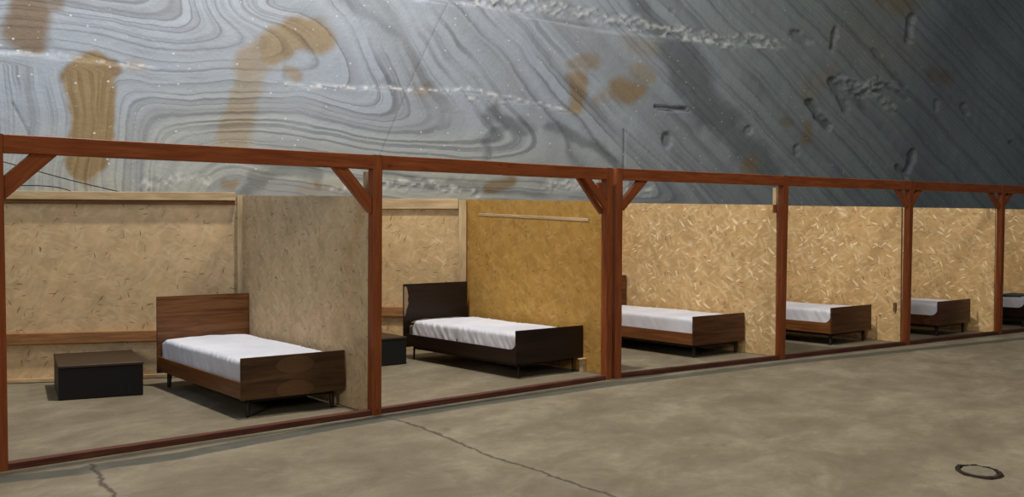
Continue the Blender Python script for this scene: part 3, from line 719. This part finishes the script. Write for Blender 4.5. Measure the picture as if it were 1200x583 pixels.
def sheet_mesh(seed, y1, ruffle=0.5, tuck=0.0, top=0.485):
    # a closed padded slab with rounded, wrinkled sides following the rails
    x0, x1, y0 = 0.040, BW - 0.040, 0.034
    nx, ny = 26, 110
    bm = bmesh.new()
    prof = []       # (x, z, sidefactor)
    for k in range(7):                      # left side from rail to the edge
        prof.append((x0, 0.262 + (top - 0.04 - 0.262) * k / 6, 1.0 - k / 9, -1))
    for k in range(1, 5):
        a_ = k / 5 * math.pi / 2; prof.append((x0 + 0.04 * (1 - math.cos(a_)), top - 0.04 + 0.04 * math.sin(a_), 0.3, -1))
    for k in range(nx + 1):
        f_ = k / nx; prof.append((x0 + 0.04 + (x1 - x0 - 0.08) * f_, top, 0.0, 0))
    for k in range(4, 0, -1):
        a_ = k / 5 * math.pi / 2; prof.append((x1 - 0.04 * (1 - math.cos(a_)), top - 0.04 + 0.04 * math.sin(a_), 0.3, 1))
    for k in range(6, -1, -1):
        prof.append((x1, 0.262 + (top - 0.04 - 0.262) * k / 6, 1.0 - k / 9, 1))
    rings = []
    for j in range(ny + 1):
        y = y0 + (y1 - y0) * j / ny
        endf = min(1.0, min(j, ny - j) / 5.0); drop = (1 - math.sqrt(max(0, 1 - (1 - endf) ** 2))) * 0.05
        row = []
        for i, (x, z, sf, sd) in enumerate(prof):
            nz = mnoise.noise((y * 9 + seed, z * 3, sd * 3.1)); n2 = mnoise.noise((y * 22 - z * 16 + seed * 2, z * 4, 5.0))
            xx = x; zz = z
            if sd:
                xx += sd * (-0.004 + ruffle * sf * (0.030 * nz * 0.5 + 0.016 * n2))
                xx = max(0.016 if z > 0.31 else 0.038, xx) if sd < 0 else min(BW - (0.016 if z > 0.31 else 0.038), xx)
                if i in (0, len(prof) - 1): xx = x
                if y < 0.16 and z < 0.44: xx = max(0.037, min(BW - 0.037, xx))
            big = mnoise.noise((x * 2.2 + seed, y * 1.6, 1.0)); sm = mnoise.noise((x * 7, y * 5 + seed, 4.0)); cr_ = mnoise.noise((x * 16 + y * 9, y * 12 - x * 4, seed))
            zz += (1 - sf) * (0.008 * big + 0.005 * sm + 0.0025 * cr_) + 0.015 * (1 - sf) * (1 - ((x - BW / 2) / (BW / 2)) ** 2) - drop * (z - 0.262) / 0.22
            if 0.25 < sf < 0.95: zz += ruffle * 0.012 * n2
            if zz > FH - 0.008: zz = FH - 0.008
            row.append(bm.verts.new((xx, y, zz)))
        rings.append(row)
    n = len(prof)
    for a, b in zip(rings, rings[1:]):
        for k in range(n - 1): bm.faces.new((a[k], a[k + 1], b[k + 1], b[k]))
        bm.faces.new((a[n - 1], a[0], b[0], b[n - 1]))
    bm.faces.new(rings[0][::-1]); bm.faces.new(rings[-1])
    bmesh.ops.recalc_face_normals(bm, faces=bm.faces[:])
    me = bpy.data.meshes.new('sheet'); bm.to_mesh(me); bm.free()
    for p in me.polygons: p.use_smooth = True
    return me
BEDS = [(-2.2639, 8.4114, 37.3788), (0.0477, 10.6121, 39.613), (2.2111, 12.2686, 38.2162), (4.3131, 13.5956, 38.8521), (6.2317, 14.72, 39.6955)]
p6 = G(1197, 385)
sd6 = BEDS[4]; step = Vector((2.02, 1.38, 0))
BEDS.append((sd6[0] + step.x - 0.05, sd6[1] + step.y, 39.7))
labels = ['walnut veneer single bed with two oval figures on its footboard, nearest and leftmost',
          'dark brown single bed with chipped headboard edge against the golden partition',
          'reddish brown single bed just right of the double post',
          'brown single bed fourth from the left, between two single red posts',
          'small looking brown single bed fifth from the left',
          'dark single bed at right photo edge with dull teal cloth on it']
mats = [(FOOT_V, HEAD_V, RAILR, 'plain'), (DARKV, DARKV, RAILD, 'curve'), (MAHOG, WALNUT, RAILR, 'plain'), (MAHOG, WALNUT, RAILR, 'curve'), (MAHOG, WALNUT, MAHOG, 'curve'), (DARKV, WALNUT, RAILD, 'curve')]
mlab = ['white sheeted mattress on the nearest walnut bed, its side creased near the head',
        'white sheeted mattress on the dark brown bed with a strongly ruffled side',
        'smooth white sheeted mattress on the bed just right of the double post',
        'white sheeted mattress on the fourth bed from left',
        'white sheeted mattress on the fifth bed from left',
        'white sheeted mattress partly under a teal cloth at right photo edge']
for i, (x, y, a) in enumerate(BEDS):
    fm, hm, rm, st_ = mats[i]
    b = make_bed(labels[i], fm, hm, rm, st_, chip=(i == 1), metal=(i == 1))
    b['group'] = 'single beds in the cubicles'
    b.location = (x, y, 0); b.rotation_euler = (0, 0, math.radians(a))
    mt = thing('mattress', mlab[i], 'mattress', (x, y, 0.242), math.radians(a), 'sheeted mattresses on the beds')
    me = sheet_mesh(i * 7.3 + 1, BL - 0.03 if i != 1 else BL - 0.15, ruffle=[0.8, 1.4, 0.35, 0.9, 0.8, 0.8][i], top=[0.478, 0.468, 0.48, 0.475, 0.475, 0.475][i])
    for v in me.vertices: v.co.z -= 0.242
    link('sheet', me, SHEET, mt)
    core = box_mesh((0.06, 0.05, 0.001), (BW - 0.06, BL - (0.035 if i != 1 else 0.03), 0.18 if i != 1 else 0.172), 0.03, seg=3)
    link('mattress_core', core, TICK if i != 1 else OLIVE, mt)
# olive blanket end and teal cloth
def cloth_slab(name, x0, x1, y0, y1, z, th, seed, mat, drop=0.0):
    bm = bmesh.new(); nx, ny = 18, 14; T_, B_ = [], []
    for j in range(ny + 1):
        r1, r2 = [], []
        for i in range(nx + 1):
            fx, fy = i / nx, j / ny; xx = x0 + (x1 - x0) * fx; yy = y0 + (y1 - y0) * fy
            e = min(1, min(fx, 1 - fx) * 6) * min(1, min(fy, 1 - fy) * 5); k = math.sqrt(e)
            wv = 0.008 * mnoise.noise((xx * 9 + seed, yy * 9, 0))
            dz = -drop * max(0, 1 - fx * 5) 
            r1.append(bm.verts.new((xx + 0.01 * mnoise.noise((yy * 8, seed, 1)), yy + 0.012 * mnoise.noise((xx * 7, seed, 2)), z + th * (0.25 + 0.75 * k) + wv + dz)))
            r2.append(bm.verts.new((xx, yy, z + wv * 0.2 + dz)))
        T_.append(r1); B_.append(r2)
    for j in range(ny):
        for i in range(nx):
            bm.faces.new((T_[j][i], T_[j][i + 1], T_[j + 1][i + 1], T_[j + 1][i])); bm.faces.new((B_[j][i], B_[j + 1][i], B_[j + 1][i + 1], B_[j][i + 1]))
    for j in range(ny):
        bm.faces.new((T_[j][0], T_[j + 1][0], B_[j + 1][0], B_[j][0])); bm.faces.new((T_[j][nx], B_[j][nx], B_[j + 1][nx], T_[j + 1][nx]))
    for i in range(nx):
        bm.faces.new((T_[0][i], B_[0][i], B_[0][i + 1], T_[0][i + 1])); bm.faces.new((T_[ny][i], T_[ny][i + 1], B_[ny][i + 1], B_[ny][i]))
    bmesh.ops.recalc_face_normals(bm, faces=bm.faces[:])
    me = bpy.data.meshes.new(name); bm.to_mesh(me); bm.free()
    for p in me.polygons: p.use_smooth = True
    return me
x, y, a = BEDS[1]
o = link('folded_blanket', cloth_slab('b', 0.08, 0.90, BL - 0.122, BL - 0.045, 0.0, 0.04, 3, OLIVE), OLIVE, None, (x, y, 0.432), (0, 0, math.radians(a)))
tag(o, 'olive grey folded blanket at the head end of the dark brown bed', 'blanket')
x, y, a = BEDS[5]
o = link('cloth', cloth_slab('c', 0.03, 0.55, 0.10, 0.48, 0.0, 0.02, 9, TEAL), TEAL, None, (x, y, 0.492), (0, 0, math.radians(a)))
tag(o, 'dull teal cloth lying on white mattress at right photo edge', 'cloth')

# ------------------------------------------------------------------ low chests
def chest(label, p, ang, wx, dy, h, side_m, top_m):
    t = thing('storage_chest', label, 'chest', p, ang, 'low dark chests beside the beds')
    link('body', box_mesh((0, 0, 0.004), (wx, dy, h - 0.034), 0.008), side_m, t)
    link('lid', box_mesh((-0.006, -0.006, h - 0.030), (wx + 0.006, dy + 0.006, h), 0.010, seg=3), top_m, t)
    for fx in (0.04, wx - 0.07):
        for fy in (0.04, dy - 0.07):
            link('foot', box_mesh((fx, fy, 0.0), (fx + 0.03, fy + 0.03, 0.0038), 0), LEGB, t)
    return t
fl1 = G(68.5, 470.5); fr1 = G(168, 463.5); dv = fr1 - fl1
chest('low black chest with dark brown lid beside the nearest bed', fl1, math.atan2(dv.y, dv.x), dv.length, 0.98, 0.325, BLACK, DBROWN)
fr2 = G(476.5, 427); a2_ = math.radians(38)
chest('charcoal ribbed low chest half hidden behind the red post by the dark bed', fr2 - Vector((math.cos(a2_), math.sin(a2_), 0)) * 0.75, a2_, 0.75, 0.80, 0.325, DGREY, DBROWN)

# wooden block beside dark bed's foot
wb = G(683, 436); 
t = thing('wooden_stand', 'small pale wooden block stand at the foot of the dark brown bed', 'wooden block', wb, math.radians(40))
link('upright', box_mesh((-0.03, -0.03, 0.0), (0.03, 0.03, 0.135), 0.003), PALE, t)
link('cap', box_mesh((-0.055, -0.035, 0.136), (0.055, 0.035, 0.152), 0.003), PALE, t)
link('side_board', box_mesh((0.04, -0.012, 0.0), (0.055, 0.03, 0.135), 0.002), BROWNB, t)

# ------------------------------------------------------------------ cables
def pt(px, py, P, D, off): return onplane(px, py, P, D) + off
top1 = [pt(-40, 178, W1a, W1dir, -fh * 0.30), pt(20, 194, W1a, W1dir, -fh * 0.25), pt(80, 211, W1a, W1dir, -fh * 0.18), pt(128, 222, W1a, W1dir, -fh * 0.10), pt(146, 226.5, W1a, W1dir, -fh * 0.06)]
tag(tube('cable', top1, 0.005, CABLE), 'thin black cable slanting down to the pine rail at upper left', 'cable')
top2 = [pt(10, 217, W1a, W1dir, -fh * 0.25), pt(32, 216.5, W1a, W1dir, -fh * 0.2), pt(58, 218, W1a, W1dir, -fh * 0.12), pt(76, 221.5, W1a, W1dir, -fh * 0.08), pt(84, 225, W1a, W1dir, -fh * 0.07), pt(87, 229, W1a, W1dir, -fh * 0.06)]
tag(tube('cable', top2, 0.005, CABLE), 'short drooping black cable just above the pine rail near the first brace', 'cable')

# ------------------------------------------------------------------ capped hole in the floor
mc = G(1147, 554)
t = thing('capped_drain', 'rough concrete capped round hole in the floor at lower right', 'drain', mc, -0.1)
def rough_ring():
    bm = bmesh.new(); n = 90; rings = []
    for (r, z) in ((0.150, 0.001), (0.152, 0.010), (0.163, 0.014), (0.176, 0.013), (0.187, 0.005), (0.192, 0.001)):
        row = []
        for k in range(n):
            a_ = 2 * math.pi * k / n; nn = mnoise.noise((math.cos(a_) * 3, math.sin(a_) * 3, r * 8)); n2 = mnoise.noise((math.cos(a_) * 11, math.sin(a_) * 11, r * 20))
            rr = r + 0.012 * nn + 0.010 * n2
            row.append(bm.verts.new((0.73 * rr * math.cos(a_), rr * math.sin(a_), max(0.0008, z + (0.004 * n2 + 0.003 * nn if 0.009 < z else 0)))))
        rings.append(row)
    for a, b in zip(rings, rings[1:]):
        for k in range(n): bm.faces.new((a[k], b[k], b[(k + 1) % n], a[(k + 1) % n]))
    bm.faces.new([v for v in rings[0]])
    bmesh.ops.recalc_face_normals(bm, faces=bm.faces[:])
    me = bpy.data.meshes.new('ring'); bm.to_mesh(me); bm.free(); return me
RUST = plain('rusty_black_rim', (0.022, 0.015, 0.010), 0.85, var=0.5, scale=30)
link('rim', rough_ring(), RUST, t)
def patch():
    bm = bmesh.new(); n = 48; c = bm.verts.new((0, 0, 0.013)); rings = []
    for r in (0.03, 0.06, 0.09, 0.115, 0.135, 0.146):
        rings.append([bm.verts.new(((r + (0.006 * mnoise.noise((k * 0.4, r * 9, 3)) if r > 0.13 else 0)) * 0.73 * math.cos(2 * math.pi * k / n), r * math.sin(2 * math.pi * k / n), (0.012 if r < 0.14 else 0.002) + 0.006 * mnoise.noise((r * 22 * math.cos(2 * math.pi * k / n), r * 22 * math.sin(2 * math.pi * k / n), 2)) * (r < 0.14))) for k in range(n)])
    for k in range(n): bm.faces.new((c, rings[0][k], rings[0][(k + 1) % n]))
    for a, b in zip(rings, rings[1:]):
        for k in range(n): bm.faces.new((a[k], b[k], b[(k + 1) % n], a[(k + 1) % n]))
    me = bpy.data.meshes.new('patch'); bm.to_mesh(me); bm.free(); return me
link('concrete_fill', patch(), plain('grey_concrete_fill', (0.20, 0.18, 0.135), 0.9, var=0.35, scale=25), t)
